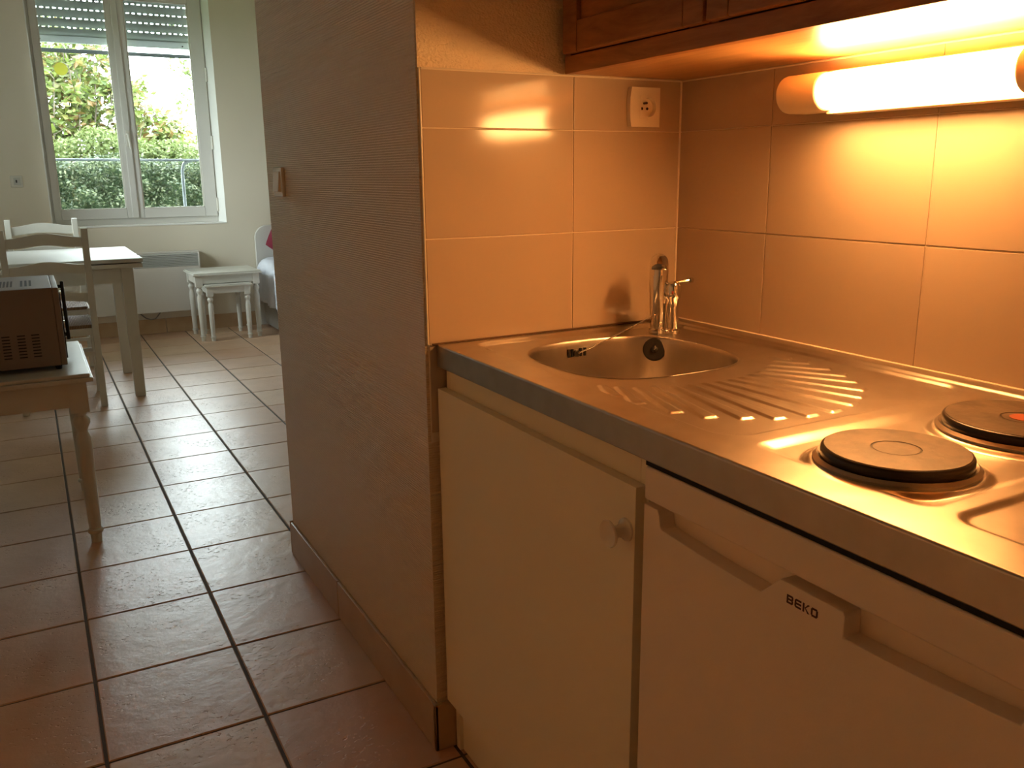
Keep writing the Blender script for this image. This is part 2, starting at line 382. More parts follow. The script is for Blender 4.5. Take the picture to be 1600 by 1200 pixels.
for i in range(-4, 11):
    for j in range(-11, 17):
        x0, y0 = GX + i*TX, GY + j*TY
        x1, y1 = x0+TX, y0+TY
        if x1 < XL or x0 > XR or y1 < YN or y0 > YF: continue
        if all(solid_at(a, b) for a in (x0+.01, x1-.01) for b in (y0+.01, y1-.01)): continue
        cx, cy = (x0+x1)/2, (y0+y1)/2
        vis = False
        for a in (0, .25, .5, .75, 1):
            for b in (0, .25, .5, .75, 1):
                px, py = x0+a*TX, y0+b*TY
                if solid_at(px, py): continue
                q = proj((px, py, 0))
                if q and 0 < q[0] < 1600 and 0 < q[1] < 1200:
                    # hidden behind the partition?
                    if py > YP and q[0] > 458 + 0: 
                        continue
                    if q[0] > 720: continue
                    vis = True
        clipped = x0 < XL or x1 > XR or y0 < YN or y1 > YF
        if vis and not clipped:
            if first is None:
                first = ft.build('tile', M['floor_tile'], floor, local=True, wnorm=True); first.location = (cx, cy, 0)
            else:
                o = inst(first, floor, (cx, cy, random.uniform(-.0004, 0)))
        else:
            a0, a1, b0, b1 = max(x0+G/2, XL), min(x1-G/2, XR), max(y0+G/2, YN), min(y1-G/2, YF)
            if a1 > a0 and b1 > b0:
                if clipped and vis:
                    B(a0, a1, b0, b1, -.004, 0).build('tile', M['floor_tile'], floor, bevel=.0015, seg=1)
                else: rest.box(a0, a1, b0, b1, -.004, 0)
stuff(rest.build('tile_field', M['floor_tile'], floor))

# wall tiles (cream, glazed)
zs = [.70, .9-.0, 1.1026, 1.3056, 1.4105]
gr = .0022
def wtile_y(x0, x1, z0, z1, par):
    m = B(x0+gr/2, x1-gr/2, .0, .0058, z0+gr/2, z1-gr/2); return m.build('tile', M['wall_tile'], par, bevel=.0011, seg=2)
def wtile_x(y0, y1, z0, z1, par):
    m = B(D, D+.0058, y0+gr/2, y1-gr/2, z0+gr/2, z1-gr/2); return m.build('tile', M['wall_tile'], par, bevel=.0011, seg=2)
B(.0065, D, .0022, .0059, .70, 1.4095).build('grout', M['wall_grout'], wp)
B(D+.0022, D+.0059, -1.219, .004, .70, 1.4095).build('grout', M['wall_grout'], wn_)
zr = [.70, .9, 1.1026, 1.3056, 1.4105]
for z0, z1 in zip(zr[:-1], zr[1:]):
    if z1 < .95: z0, z1 = .72, .9
    wtile_y(.0065, .336, z0, z1, wp); wtile_y(.336, D-.001, z0, z1, wp)
    ys = [-.001, -.2689, -.6199, -.9709, -1.219]
    for a, b in zip(ys[1:], ys[:-1]): wtile_x(a, b, z0, z1, wn_)
# pale bead along the exposed tile edge, and grout bead in the corner
struct(B(.0035, .0065, -.0006, .006, .9, 1.411).build('trim_1', M['plastic'], bevel=.0008))
struct(MB().tube([(D-.0005, -.0005, .9), (D-.0005, -.0005, 1.411)], .0028, 6).build('trim_2', M['wall_grout']))
struct(MB().tube([(.007, -.0005, 1.4095), (D-.002, -.0005, 1.4095)], .0022, 6).tube([(D-.0005, -.002, 1.4095), (D-.0005, -1.21, 1.4095)], .0022, 6).build('trim_3', M['wall_grout']))

# baseboards of floor tile
def bb(side, segs):
    e = sempty('baseboard_' + side)
    for s in segs: B(*s).build('tile', M['base_tile'], e, bevel=.003, seg=2)
    return e
bb('partition', [(-.010, 0, -.004, .6755, 0, .112), (-.010, 0, .6785, YP, 0, .112), (-.010, .044, -.004, .006, 0, .112), (-.010, .34, YP, YP+.010, 0, .115), (.343, .68, YP, YP+.010, 0, .115)])
segs = []; x = XL
while x < XR-.01:
    segs.append((x+.001, min(x+.337, XR)-.001, YF-.010, YF, 0, .118)); x += .339
bb('far', segs)

# ------------------------------------------------------------------ window
win = sempty('window_1', (.14, 6.08, .9))
fy0, fy1 = 6.055, 6.115
fr = MB()
fr.box(-.49, -.455, fy0, fy1, WZ0, WZ1).box(.735, WX1, fy0, fy1, WZ0, WZ1).box(-.455, .735, fy0, fy1, WZ0, .915).box(-.455, .735, fy0, fy1, 2.62, WZ1)
fr.build('window_frame', M['pvc'], win, bevel=.003)
def sash(x0, x1, gx0, gx1, z0, z1, gz0, gz1):
    m = MB()
    y0, y1 = fy0-.018, fy1-.012
    m.box(x0, gx0, y0, y1, z0, z1).box(gx1, x1, y0, y1, z0, z1).box(gx0, gx1, y0, y1, z0, gz0).box(gx0, gx1, y0, y1, gz1, z1)
    s = m.build('sash', M['pvc'], win, bevel=.004)
    b = MB(); t = .008
    b.box(gx0, gx0+t, y0+.006, y0+.03, gz0, gz1).box(gx1-t, gx1, y0+.006, y0+.03, gz0, gz1).box(gx0, gx1, y0+.006, y0+.03, gz0, gz0+t).box(gx0, gx1, y0+.006, y0+.03, gz1-t, gz1)
    b.build('glazing_bead', M['wplastic'], s)
    B(gx0, gx1, y0+.030, y0+.036, gz0, gz1).build('pane', M['glass'], s)
    return s
sash(-.462, .108, -.414, .052, .912, 2.625, .985, 2.535)
s2 = sash(.112, .738, .176, .642, .912, 2.625, .985, 2.535)
B(.088, .134, fy0-.030, fy0-.0175, .915, 2.62).build('meeting_strip', M['pvc'], win, bevel=.004)
h = B(.098, .126, fy0-.040, fy0-.030, 1.46, 1.58).build('window_handle', M['wplastic'], win, bevel=.004)
MB().tube([(.112, fy0-.038, 1.55), (.112, fy0-.065, 1.552), (.114, fy0-.070, 1.535), (.122, fy0-.070, 1.44)], [.009, .009, .010, .008], 10).build('lever', M['wplastic'], h)
for hx in (-.484, .742):
    for hz in (1.0, 1.49, 2.01):
        MB().lathe([(.006, 0), (.009, .003), (.009, .105), (.006, .108)], (hx, fy0-.020, hz-.05), 12).build('hinge', M['wplastic'], win)
B(WX0, WX1, YF-.006, fy0, WZ0-.012, WZ0).build('window_sill', M['reveal'], win, bevel=.003)
MB().prism([(WX1, YF-.001), (WX1, fy0), (.745, fy0)], 'z', WZ0, WZ1).build('reveal_lining', M['reveal'], win)
B(WX0, WX0+.008, YF-.001, fy0, WZ0, WZ1).build('reveal_lining', M['reveal'], win)
B(WX0-.02, WX1+.02, fy1, YF+.39, WZ0-.03, WZ0-.012).build('outer_sill', M['rail'], win)
tag(MB().lathe([(.046, 0), (.046, -.0004)], (-.292, fy0+.0115, 2.016), 32, 'y').build('round_disc', M['disc']), 'round pale yellow disc high on the left window pane', 'disc')  # flat translucent yellow disc against the pane

# roller shutter, half lowered, outside the glass
rs = thing('roller_shutter', 'grey roller shutter lowered over the top of the window, light through its slots', 'shutter', (.14, 6.16, 2.2))
z = 2.262; k = 0
slat_src = None
while z < 2.66:
    def slat_mesh(zb):
        m = MB(); y = 6.160
        arc = [(y+.004, 0), (y-.003, .010), (y-.005, .026), (y-.003, .046), (y+.003, .0575), (y+.010, .0575), (y+.010, 0)]
        m.prism([(a, zb+b) for a, b in arc], 'x', -.44, .70)
        xx = -.44
        while xx < .70:     # the webs between the light slots
            m.box(xx, xx+.020, y+.002, y+.010, zb+.055, zb+.0665); xx += .042
        return m
    if slat_src is None:
        slat_src = slat_mesh(z).build('slat', M['shutter'], rs); base = slat_src.location.copy()
    else: inst(slat_src, rs, base + Vector((0, 0, .0660*k)))
    z += .0660; k += 1
B(-.44, .70, 6.152, 6.174, 2.212, 2.2615).build('bottom_bar', M['slatbar'], rs, bevel=.003)
for sx in (-.405, .60): MB().lathe([(.006, 0), (.006, -.004)], (sx, 6.152, 2.232), 10, 'y').build('stop', M['black'], rs)
for sx in (-.462, .70): B(sx, sx+.026, 6.145, 6.185, .90, 2.66).build('guide_channel', M['rail'], rs)

# guard rail outside
g = thing('guard_rail', 'pale grey metal guard rail with a curved post outside the window', 'railing', (.14, 6.22, 1.36))
MB().tube([(WX0, 6.215, 1.365), (WX1, 6.215, 1.358)], .011, 10).build('top_bar', M['rail'], g)
MB().tube([(.515, 6.222, .86), (.518, 6.222, 1.18), (.521, 6.222, 1.28), (.534, 6.222, 1.325), (.56, 6.222, 1.348), (.60, 6.222, 1.356)], .013, 10).build('curved_post', M['rail'], g)
tag(B(WX0, WX1, 6.228, 6.242, 2.152, 2.181).build('crossbar', M['bar'], bevel=.002), 'thin grey bar across the window just under the shutter', 'bar')

# ------------------------------------------------------------------ garden
struct(B(-24, 26, -20, 40, -.60, -.13).build('ground', M['ground']))
def leaves(name, n, fn, size, m, parent, seed=1):
    rnd = random.Random(seed); vs = []; fs = []
    for _ in range(n):
        p = fn(rnd)
        if p is None: continue
        L = size*rnd.uniform(.7, 1.3); W = L*rnd.uniform(.20, .30)
        a = Vector((rnd.gauss(0,1), rnd.gauss(0,1), rnd.gauss(0,.7)-.15)).normalized()
        b = a.cross(Vector((rnd.gauss(0,1), rnd.gauss(0,1), rnd.gauss(0,1)))).normalized()
        k = len(vs); p = Vector(p); nn = a.cross(b)*W*.25
        vs += [p, p+a*L*.45+b*W+nn, p+a*L, p+a*L*.45-b*W+nn]
        fs += [(k, k+1, k+2), (k, k+2, k+3)]
    mb = MB(); mb.v = [tuple(v) for v in vs]; mb.f = fs
    me = bpy.data.meshes.new(name); me.from_pydata(mb.v, [], mb.f); me.materials.append(m)
    o = bpy.data.objects.new(name, me); COL.objects.link(o)
    o.parent = parent; me.transform(Matrix.Translation(-parent.location)); o['kind'] = 'stuff'
    return o
hd = thing('hedge', 'clipped dark green hedge across the lower half of the window view', 'hedge', (.5, 9.6, -.12))
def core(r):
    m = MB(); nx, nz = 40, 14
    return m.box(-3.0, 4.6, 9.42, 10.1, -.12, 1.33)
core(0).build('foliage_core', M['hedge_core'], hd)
def hedge_pt(r):
    x = r.uniform(-3.1, 4.7); z = r.uniform(-.1, 1.42)
    if r.random() < .2: return (x, r.uniform(9.2, 10.1), 1.36 + .05*math.sin(x*5) + r.uniform(-.08, .08))
    return (x, 9.31 + .10*math.sin(x*9+z*5)*math.sin(z*13-x*4) + .05*math.sin(z*23+x*17) + r.gauss(0, .035), z)
leaves('foliage', 60000, hedge_pt, .046, M['leaf_hedge'], hd, 3)
lb = thing('low_bush', 'bright yellow green bush showing just above the clipped hedge', 'bush', (.4, 10.3, -.12))
def lowtop(x): return 1.66 + .10*math.sin(x*2.3+1) + .05*math.sin(x*7)
def low_pt(r):
    x = r.uniform(-2.2, 1.9); z = r.uniform(.6, 1); 
    t = r.random()
    zt = lowtop(x); zz = 1.25 + (zt-1.25)*(t**.8)
    return (x, 10.25 + r.uniform(-.35, .45), zz)
leaves('foliage', 17000, low_pt, .05, M['leaf_low'], lb, 5)
MB().tube([(.4, 10.3, -.12), (.42, 10.3, .6), (.4, 10.3, 1.3)], [.05, .04, .02], 8).tube([(.4, 10.3, .5), (-.6, 10.3, 1.3)], [.03, .015], 6).tube([(.4, 10.3, .5), (1.3, 10.3, 1.35)], [.03, .015], 6).build('stem', M['bark'], lb)
sh = thing('broadleaf_shrub', 'tall loose broad-leaved shrub with yellow green and rusty leaves', 'shrub', (-.2, 11.0, -.12))
def shtop(x):
    P = [(-2.4, 2.7), (-.9, 3.2), (-.1, 3.15), (.3, 3.0), (.62, 2.62), (.9, 2.2), (1.15, 1.9), (1.4, 1.7), (2.2, 1.5)]
    for (a, za), (b, zb) in zip(P[:-1], P[1:]):
        if a <= x <= b: return za + (zb-za)*(x-a)/(b-a)
    return 1.5
rr = random.Random(11); tw = MB(); tips = []
for i in range(70):
    x = rr.uniform(-1.9, 1.35); zt = shtop(x)*rr.uniform(.72, 1.03)
    y = 11 + rr.uniform(-.6, .6); x0 = -.2 + (x+.2)*.25
    pts = [(x0, 11+(y-11)*.2, -.12), (x0+(x-x0)*.35, 11+(y-11)*.5, zt*.35), (x0+(x-x0)*.75+rr.gauss(0,.05), y, zt*.7), (x, y, zt)]
    tw.tube(pts, [.022, .016, .010, .003], 5)
    for q in range(14):
        t = rr.uniform(.35, 1); a = pts[2] if t > .6 else pts[1]; b = pts[3] if t > .6 else pts[2]; u = rr.random()
        c = [a[k]+(b[k]-a[k])*u for k in range(3)]
        e = (c[0]+rr.gauss(0, .18), c[1]+rr.gauss(0, .15), c[2]+rr.uniform(.02, .22))
        tw.tube([c, e], [.005, .002], 4); tips.append((c, e))
tw.build('branch', M['bark'], sh)
def shrub_pt(r):
    c, e = r.choice(tips); t = r.uniform(.3, 1.1)
    p = [c[k]+(e[k]-c[k])*t + r.gauss(0, .035) for k in range(3)]
    if p[2] > shtop(p[0])+.12: return None
    return p
leaves('foliage', 21000, shrub_pt, .105, M['leaf_shrub'], sh, 8)
bt = thing('bare_sapling', 'thin bare sapling with few leaves seen in the right window pane', 'tree', (2.0, 12.5, -.12))
tb = MB(); bl = []
tb.tube([(2.0, 12.5, -.12), (1.95, 12.5, 1.6), (1.78, 12.5, 2.6), (1.85, 12.5, 3.6)], [.03, .022, .014, .005], 6)
for i in range(26):
    z0 = rr.uniform(1.3, 3.2); sx = rr.choice((-1, 1)); L = rr.uniform(.25, .7)
    c = (1.88, 12.5, z0); e = (1.88+sx*L*.8, 12.5+rr.gauss(0, .2), z0+L*.7)
    tb.tube([c, ((c[0]+e[0])/2, c[1], (c[2]+e[2])/2-.03), e], [.009, .006, .002], 5); bl.append((c, e))
tb.build('branch', M['bark'], bt)
leaves('foliage', 500, lambda r: [a + (b-a)*r.uniform(.5, 1.05) + r.gauss(0, .03) for a, b in zip(*r.choice(bl))], .08, M['leaf_low'], bt, 9)
tag(MB().tube([(-8, 14, 2.06), (3, 14, 2.04), (12, 14, 2.05)], .010, 6).build('overhead_cable', M['wire']), 'thin dark overhead cable crossing the sky in the right pane', 'cable')

# ------------------------------------------------------------------ kitchenette: steel worktop
import numpy as np
wt = thing('steel_worktop', 'stainless steel kitchenette worktop with pressed sink, ribbed drainer and hob', 'worktop', (.31, -.6, .855))
CX, CY, RA, RB, RN = .294, -.265, .176, .174, 2.8
X0, X1, Y0, Y1 = .0235, .605, -1.212, -.004
def sstep(t): t = np.clip(t, 0, 1); return t*t*(3-2*t)
def rrect(x, y, ax, bx, ay, by, r):      # signed distance, negative inside
    cx, cy, hx, hy = (ax+bx)/2, (ay+by)/2, (bx-ax)/2-r, (by-ay)/2-r
    qx, qy = np.abs(x-cx)-hx, np.abs(y-cy)-hy
    return np.sqrt(np.maximum(qx, 0)**2+np.maximum(qy, 0)**2) + np.minimum(np.maximum(qx, qy), 0) - r
Rp = [(.514,-.446),(.517,-.486),(.512,-.537),(.496,-.584),(.476,-.624),(.442,-.666),(.404,-.695),(.359,-.717),(.307,-.731),(.261,-.730),(.212,-.717),(.174,-.694),(.134,-.665),(.110,-.622),(.094,-.557),(.090,-.506)]
Lp = [(.490,-.405),(.470,-.430),(.440,-.452),(.414,-.470),(.388,-.482),(.362,-.490),(.336,-.497),(.312,-.500),(.287,-.500),(.262,-.496),(.236,-.492),(.208,-.486),(.180,-.478),(.154,-.465),(.132,-.447),(.116,-.425)]
def height(x, y):
    z = np.zeros_like(x)
    d = rrect(x, y, .080, .566, -.760, -.026, .045)
    z -= .005*sstep(-d/(.009+.014*(y > -.09)))
    z += .0045*sstep((x-.566)/.010)
    d2 = rrect(x, y, .082, .556, -1.036, -.786, .03)
    z -= .005*sstep(-d2/.024)*(x < .57)
    d3 = rrect(x, y, .082, .556, -1.30, -1.050, .03)
    z -= .004*sstep(-d3/.012)*(x < .57)
    # drainer ribs
    for i in range(16):
        (rx, ry), (lx, ly) = Rp[i], Lp[i]
        vx, vy = rx-lx, ry-ly; L = math.hypot(vx, vy); ux, uy = vx/L, vy/L
        t = (x-lx)*ux + (y-ly)*uy; s = np.abs(-(x-lx)*uy + (y-ly)*ux)
        wdt = .0045 + .0065*np.clip(t/L, 0, 1)
        z += .0024*sstep((wdt-s)/.0035+.5)*sstep(t/.012)*sstep((L-t)/.004)
    # raised collars under the hot plates
    for (px, py, pr) in ((.172, -.926, .088), (.412, -.925, .098)):
        r = np.hypot(x-px, y-py)
        c_ = sstep((pr+.014-r)/.012); z = z*(1-c_) + .0008*c_
    # soft roll of the front edge
    return z
nx, ny = 236, 484
gx = np.linspace(X0, X1, nx); gy = np.linspace(Y0, Y1, ny)
GXX, GYY = np.meshgrid(gx, gy, indexing='ij')
sd = (np.abs((GXX-CX)/RA)**RN + np.abs((GYY-CY)/RB)**RN)**(1/RN)
inside = sd < 1.0
ang = np.arctan2((GYY-CY)/RB, (GXX-CX)/RA)
def rim(a, k=1.0):
    c, s = np.cos(a), np.sin(a); q = (np.abs(c)**RN + np.abs(s)**RN)**(-1/RN)
    return CX + RA*k*q*c, CY + RB*k*q*s
ZZ = .9 + height(GXX, GYY)
# vertices just outside the rim snap onto it
near = (~inside) & (sd < 1.028)
rx, ry = rim(ang); 
nb = np.zeros_like(inside)
for dx in (-1, 0, 1):
    for dy in (-1, 0, 1):
        nb |= np.roll(np.roll(inside, dx, 0), dy, 1)
snap = nb & ~inside
GXX = np.where(snap, rx, GXX); GYY = np.where(snap, ry, GYY)
ids = -np.ones((nx, ny), int); keep = ~inside; ids[keep] = np.arange(keep.sum())
verts = np.stack([GXX[keep], GYY[keep], ZZ[keep]], 1)
faces = []
idl = ids.tolist()
for i in range(nx-1):
    a, b = idl[i], idl[i+1]
    for j in range(ny-1):
        q = (a[j], b[j], b[j+1], a[j+1])
        if min(q) >= 0: faces.append(q)
m = MB(); m.v = [tuple(v) for v in verts.tolist()]; m.f = faces
# front lip (folded edge) joined into the same sheet
lip = MB()
prof = [(X0+.0008, .9001), (X0-.0006, .8998), (X0-.0017, .8990), (X0-.0024, .8978), (X0-.0027, .8962), (X0-.0027, .8575), (X0-.0022, .8560), (X0-.0010, .8553), (X0+.012, .8553), (X0+.012, .8575)]
vs = [(x_, Y1, z_) for x_, z_ in prof] + [(x_, Y0, z_) for x_, z_ in prof]; npf = len(prof)
lip.add(vs, [(i, 1+i, npf+i+1, npf+i) for i in range(npf-1)])
lip.build('front_edge', M['steel'], wt, ang=50, wnorm=True)
top = m.build('worktop_sheet', M['steel'], wt, ang=60)
# side ends and gap shade strip
B(X0, .5, Y0, Y0+.002, .8555, .893).build('end_cap', M['steel'], wt)
B(.0235, .60, -1.206, -.667, .8488, .8568).build('gap_shade', M['dark'], wt)  # black strip painting the shade in the gap above the fridge
# bowl
n = 96; aa = np.linspace(0, 2*PI, n, endpoint=False); bv = []; bf = []
rings = [(1.006, .8956), (1.0, .8962), (.992, .8950), (.984, .8915), (.978, .885), (.955, .82), (.93, .775), (.90, .757), (.84, .749), (.70, .746), (.35, .744), (.16, .742)]
for k_, z_ in rings:
    x_, y_ = rim(aa, k_)
    bv += [(float(a), float(b), z_) for a, b in zip(x_, y_)]
for r_ in range(len(rings)-1):
    bf += [(r_*n+i, r_*n+(i+1)%n, (r_+1)*n+(i+1)%n, (r_+1)*n+i) for i in range(n)]
bf.append(tuple((len(rings)-1)*n+i for i in range(n)))
bm_ = MB(); bm_.v = bv; bm_.f = bf
bowl = bm_.build('sink_bowl', M['steel'], wt, ang=70)
MB().lathe([(.043, 0), (.040, .003), (.026, .001), (.024, .0005)], (CX, CY, .7425), 28).build('drain', M['chrome'], bowl)
of = MB()
for k_, (ox, w_) in enumerate([(-.022, .0022), (-.014, .0022), (.006, .0022), (.016, .0022)]):
    x_ = .288+ox; yy = CY + RB*.966*(1-abs((x_-CX)/(RA*.966))**RN)**(1/RN)
    of.box(x_-w_, x_+w_, yy-.0022, yy+.004, .864, .880)
yy = CY+RB*.966
of.build('overflow_slot', M['dark'], bowl)
MB().lathe([(.0075, 0), (.0075, -.004), (.005, -.006)], (.283, yy-.001, .871), 12, 'y').build('overflow_rosette', M['black'], bowl)
# sealant line along both walls
MB().tube([(.012, -.0035, .9005), (.2, -.0035, .9008), (D-.006, -.0035, .902)], .0022, 6).build('sealant', M['caulk'], wt)
MB().tube([(D-.0035, -.01, .9035), (D-.0035, -1.2, .9035)], .0026, 6).build('sealant', M['wall_grout'], wt)

# hot plates
def hotplate(x, y, r, label, dot):
    t = thing('hot_plate', label, 'hot plate', (x, y, .9), group='electric hot plates on the worktop')
    MB().lathe([(r+.0075, .0005), (r+.0085, .004), (r+.004, .0075), (r+.001, .0060)], (x, y, .9), 72).build('steel_ring', M['steel'], t)
    MB().lathe([(r-.001, .004), (r+.0005, .0075), (r+.0005, .0150), (r-.0006, .0172), (r-.0030, .0185), (r-.0042, .0186)], (x, y, .9), 72).build('rim', M['plate_rim'], t)
    MB().lathe([(.0005, .0188), (.0245, .0188), (.0252, .0174), (.0264, .0174), (.0271, .0190), (r-.0035, .0190), (r-.0040, .0160)], (x, y, .9), 72).build('cooking_surface', M['plate'], t, ang=20)
    MB().lathe([(.0245, 0), (.0245, .0006)], (x, y, .9170), 40).build('centre_disc', M['red'] if dot else M['plate'], t) if False else None
    if dot: MB().lathe([(.0165, 0), (.0165, .0008)], (x, y, .9186), 40).build('red_dot', M['red'], t)['label'] = 'red centre dot'
    return t
hotplate(.172, -.926, .080, 'small round cast iron hot plate nearest the front edge of the worktop', False)
hotplate(.412, -.925, .092, 'larger round hot plate with a red centre dot, near the back wall', True)

# ------------------------------------------------------------------ tap
tp = thing('mixer_tap', 'chrome mixer tap standing in the back corner of the sink', 'tap', (.492, -.118, .9))
tx, ty = .500, -.128
MB().lathe([(.017, -.004), (.017, .003), (.013, .006), (.012, .05), (.0125, .066), (.0155, .070), (.0165, .076), (.0165, .092), (.013, .1005), (.006, .103)], (tx, ty, .9), 28).build('mixer_body', M['chrome'], tp)
sx, sy = .479, -.106
MB().lathe([(.0175, -.004), (.0175, .003), (.0145, .006)], (sx, sy, .9), 28).build('spout_base', M['chrome'], tp)
spd = Vector((-.60, -.80, 0))
pts = [Vector((sx, sy, .898)), Vector((sx, sy, .95)), Vector((sx, sy, 1.00)), Vector((sx, sy, 1.025)), Vector((sx, sy, 1.037))+spd*.004, Vector((sx, sy, 1.043))+spd*.014, Vector((sx, sy, 1.041))+spd*.026, Vector((sx, sy, 1.033))+spd*.033]
spo = MB().tube(pts, [.0150, .0165, .0190, .0195, .0192, .0182, .0170, .0160], 24).build('spout', M['chrome'], tp, ang=60)
ex = Vector((sx, sy, 0))+spd*.030
MB().lathe([(.0168, 0), (.0168, .011), (.0150, .012)], (ex.x, ex.y, 1.020), 24).build('aerator', M['chrome'], spo)
lv = MB().tube([(tx, ty, 1.000), (tx+.012, ty-.006, 1.0035), (tx+.030, ty-.012, 1.005)], [.0035, .003, .003], 10).build('lever', M['chrome'], tp)
MB().lathe([(.003, 0), (.0055, .003), (.0055, .009), (.003, .012)], (tx+.030, ty-.012, 1.005), 14, 'x').build('lever_tip', M['chrome'], lv)
dd = Vector((-.72, -.69, 0))*.0160
MB().lathe([(.0036, -.001), (.0036, .001)], (tx+dd.x, ty+dd.y, .982), 14, 'x').build('temperature_dot', M['red'], tp)['label'] = 'red dot'
# ball chain and stopper
st = thing('sink_stopper', 'black rubber sink stopper hanging on a ball chain from the tap', 'stopper', (.43, -.165, .875))
sc_ = Vector((.4375, -.1515, .8715)); nrm = Vector((-.62, -.72, .25)).normalized()
rot = nrm.to_track_quat('Z', 'Y').to_matrix().to_4x4()
sb = MB().lathe([(.020, -.006), (.0235, -.005), (.0235, .001), (.021, .003), (.004, .0035)], (0, 0, 0), 28)
sb.v = [tuple(rot @ Vector(v) + sc_) for v in sb.v]; sb.build('plug', M['black'], st)
sb = MB().lathe([(.007, 0), (.006, .006), (.003, .008)], (0, 0, .002), 14)
sb.v = [tuple(rot @ Vector(v) + sc_) for v in sb.v]; sb.build('plug_knob', M['black'], st)
def chain(a, b, sag, nb_):
    m_ = MB(); a, b = Vector(a), Vector(b)
    for i in range(nb_+1):
        t = i/nb_; p = a.lerp(b, t); p.z -= sag*4*t*(1-t)
        r_ = .0017
        m_.lathe([(.0003, -r_), (r_*.75, -r_*.66), (r_, 0), (r_*.75, r_*.66), (.0003, r_)], p, 6)
    return m_
chain((.286, yy-.006, .872), (.463, -.116, .937), .003, 58).build('chain', M['chrome'], st)
chain((.476, -.122, .918), tuple(sc_ + nrm*.010), .003, 22).build('chain', M['chrome'], st)

# ------------------------------------------------------------------ under-sink cabinet
cb = thing('base_cabinet', 'white laminate base cabinet with a round knob under the sink', 'cabinet', (.3, -.33, 0))
B(.038, .585, -.024, -.007, 0, .8545).build('side_panel', M['laminate'], cb, bevel=.001)
B(.038, .585, -.656, -.638, 0, .8545).build('side_panel', M['laminate'], cb, bevel=.001)
B(.046, .062, -.638, -.024, 0, .105).build('plinth', M['laminate'], cb, bevel=.001)
B(.038, .056, -.638, -.024, .79, .8545).build('top_rail', M['laminate'], cb, bevel=.001)
B(.056, .585, -.638, -.024, .110, .128).build('bottom_panel', M['laminate'], cb)
B(.575, .585, -.638, -.024, .128, .8545).build('back_panel', M['laminate'], cb)
dr = B(.0195, .0375, -.652, -.0045, .121, .8125).build('door', M['laminate'], cb, bevel=.0012)
MB().lathe([(.0165, .0195), (.0160, .0165), (.011, .0125), (.0085, .006), (.0085, -.001), (.0120, -.0055), (.0185, -.0085), (.0195, -.0105), (.0185, -.0125), (.0150, -.0115), (.004, -.0095)], (0, -.633, .746), 32, 'x').build('knob', M['plastic'], dr)
B(.0400, .0415, -.0245, -.0040, .115, .85).build('edge_strip', M['laminate_edge'], cb)

# ------------------------------------------------------------------ fridge
fg = thing('undercounter_fridge', 'white undercounter fridge with a printed badge under the hob', 'fridge', (.3, -.94, 0))
FY0, FY1 = -1.208, -.6685
B(.066, .575, FY0+.004, FY1-.004, .03, .842).build('cabinet_body', M['fridge'], fg, bevel=.003)
B(.0205, .066, FY0, FY1, .8025, .8485).build('top_trim', M['fridge'], fg, bevel=.0035, seg=3)
def arc(y0, z0, y1, z1, sag, n=8): return [(y0+(y1-y0)*i/n, z0+(z1-z0)*i/n - sag*math.sin(PI*i/n)) for i in range(n+1)]
poly = [(FY1, .10), (FY1, .7965), (-.697, .7965), (-.7005, .790), (-.703, .775)] + arc(-.706, .772, -.884, .7635, .0015) + [(-.911, .7905)] + [(-.996, .7905), (-.9985, .786)] + arc(-.9985, .7625, -1.180, .773, .0015) + [(-1.184, .7965), (FY0, .7965), (FY0, .10)]
fd = MB().prism(poly, 'x', .0205, .046).build('door', M['fridge'], fg, bevel=.0022, seg=2)
B(.0455, .0655, FY0, FY1, .10, .7965).build('door_back', M['fridge'], fd)
B(.075, .09, FY0+.01, FY1-.01, 0, .095).build('kick_plate', M['fridge'], fg)
for a, b in ((FY1-.03, .12), (FY0+.03, .12), (FY1-.03, .5), (FY0+.03, .5)): MB().lathe([(.018, 0), (.018, .012), (.010, .032)], (b, a, 0), 14).build('foot', M['black'], fg)
# lettering B E K O, strokes in (u = -Y, v = Z)
bad = MB(); LH = .0100; T = .0021; LW = .0090; bx0 = .0204
def stroke(u0, u1, v0, v1, o_): bad.box(bx0-.0003, bx0+.0002, -(o_+u1), -(o_+u0), .7680+v0, .7680+v1)
def poly_stroke(pts, o_): bad.prism([(-(o_+u), .7680+v) for u, v in pts], 'x', bx0-.0003, bx0+.0002)
o_ = .9225
stroke(0, T, 0, LH, o_); stroke(T, LW*.86, 0, T, o_); stroke(T, LW*.86, LH-T, LH, o_); stroke(T, LW*.86, (LH-T)/2, (LH+T)/2, o_)
poly_stroke([(LW*.86-.0003, 0), (LW, T*.6), (LW, (LH)/2-.0006), (LW-.0008, LH/2), (LW, LH/2+.0006), (LW, LH-T*.6), (LW*.86-.0003, LH), (LW-T, LH-T), (LW-T, T)], o_)
o_ = .9337
poly_stroke([(0, T*.8), (T*.8, 0), (T, 0), (T, LH), (T*.8, LH), (0, LH-T*.8)], o_); stroke(T, LW, 0, T, o_); stroke(T, LW, LH-T, LH, o_); stroke(T, LW, (LH-T)/2, (LH+T)/2, o_)
o_ = .9449
stroke(0, T, 0, LH, o_)
poly_stroke([(T, LH*.42), (LW-T*1.1, LH), (LW+.0004, LH), (T+.0018, LH*.5), (LW+.0004, 0), (LW-T*1.1, 0), (T, LH*.58)], o_)
o_ = .9561
stroke(0, T, T*.7, LH-T*.7, o_); stroke(LW-T, LW, T*.7, LH-T*.7, o_); stroke(T*.5, LW-T*.5, 0, T, o_); stroke(T*.5, LW-T*.5, LH-T, LH, o_)
bad.build('badge_lettering', M['ink'], fd)['label'] = 'dark red BEKO lettering'

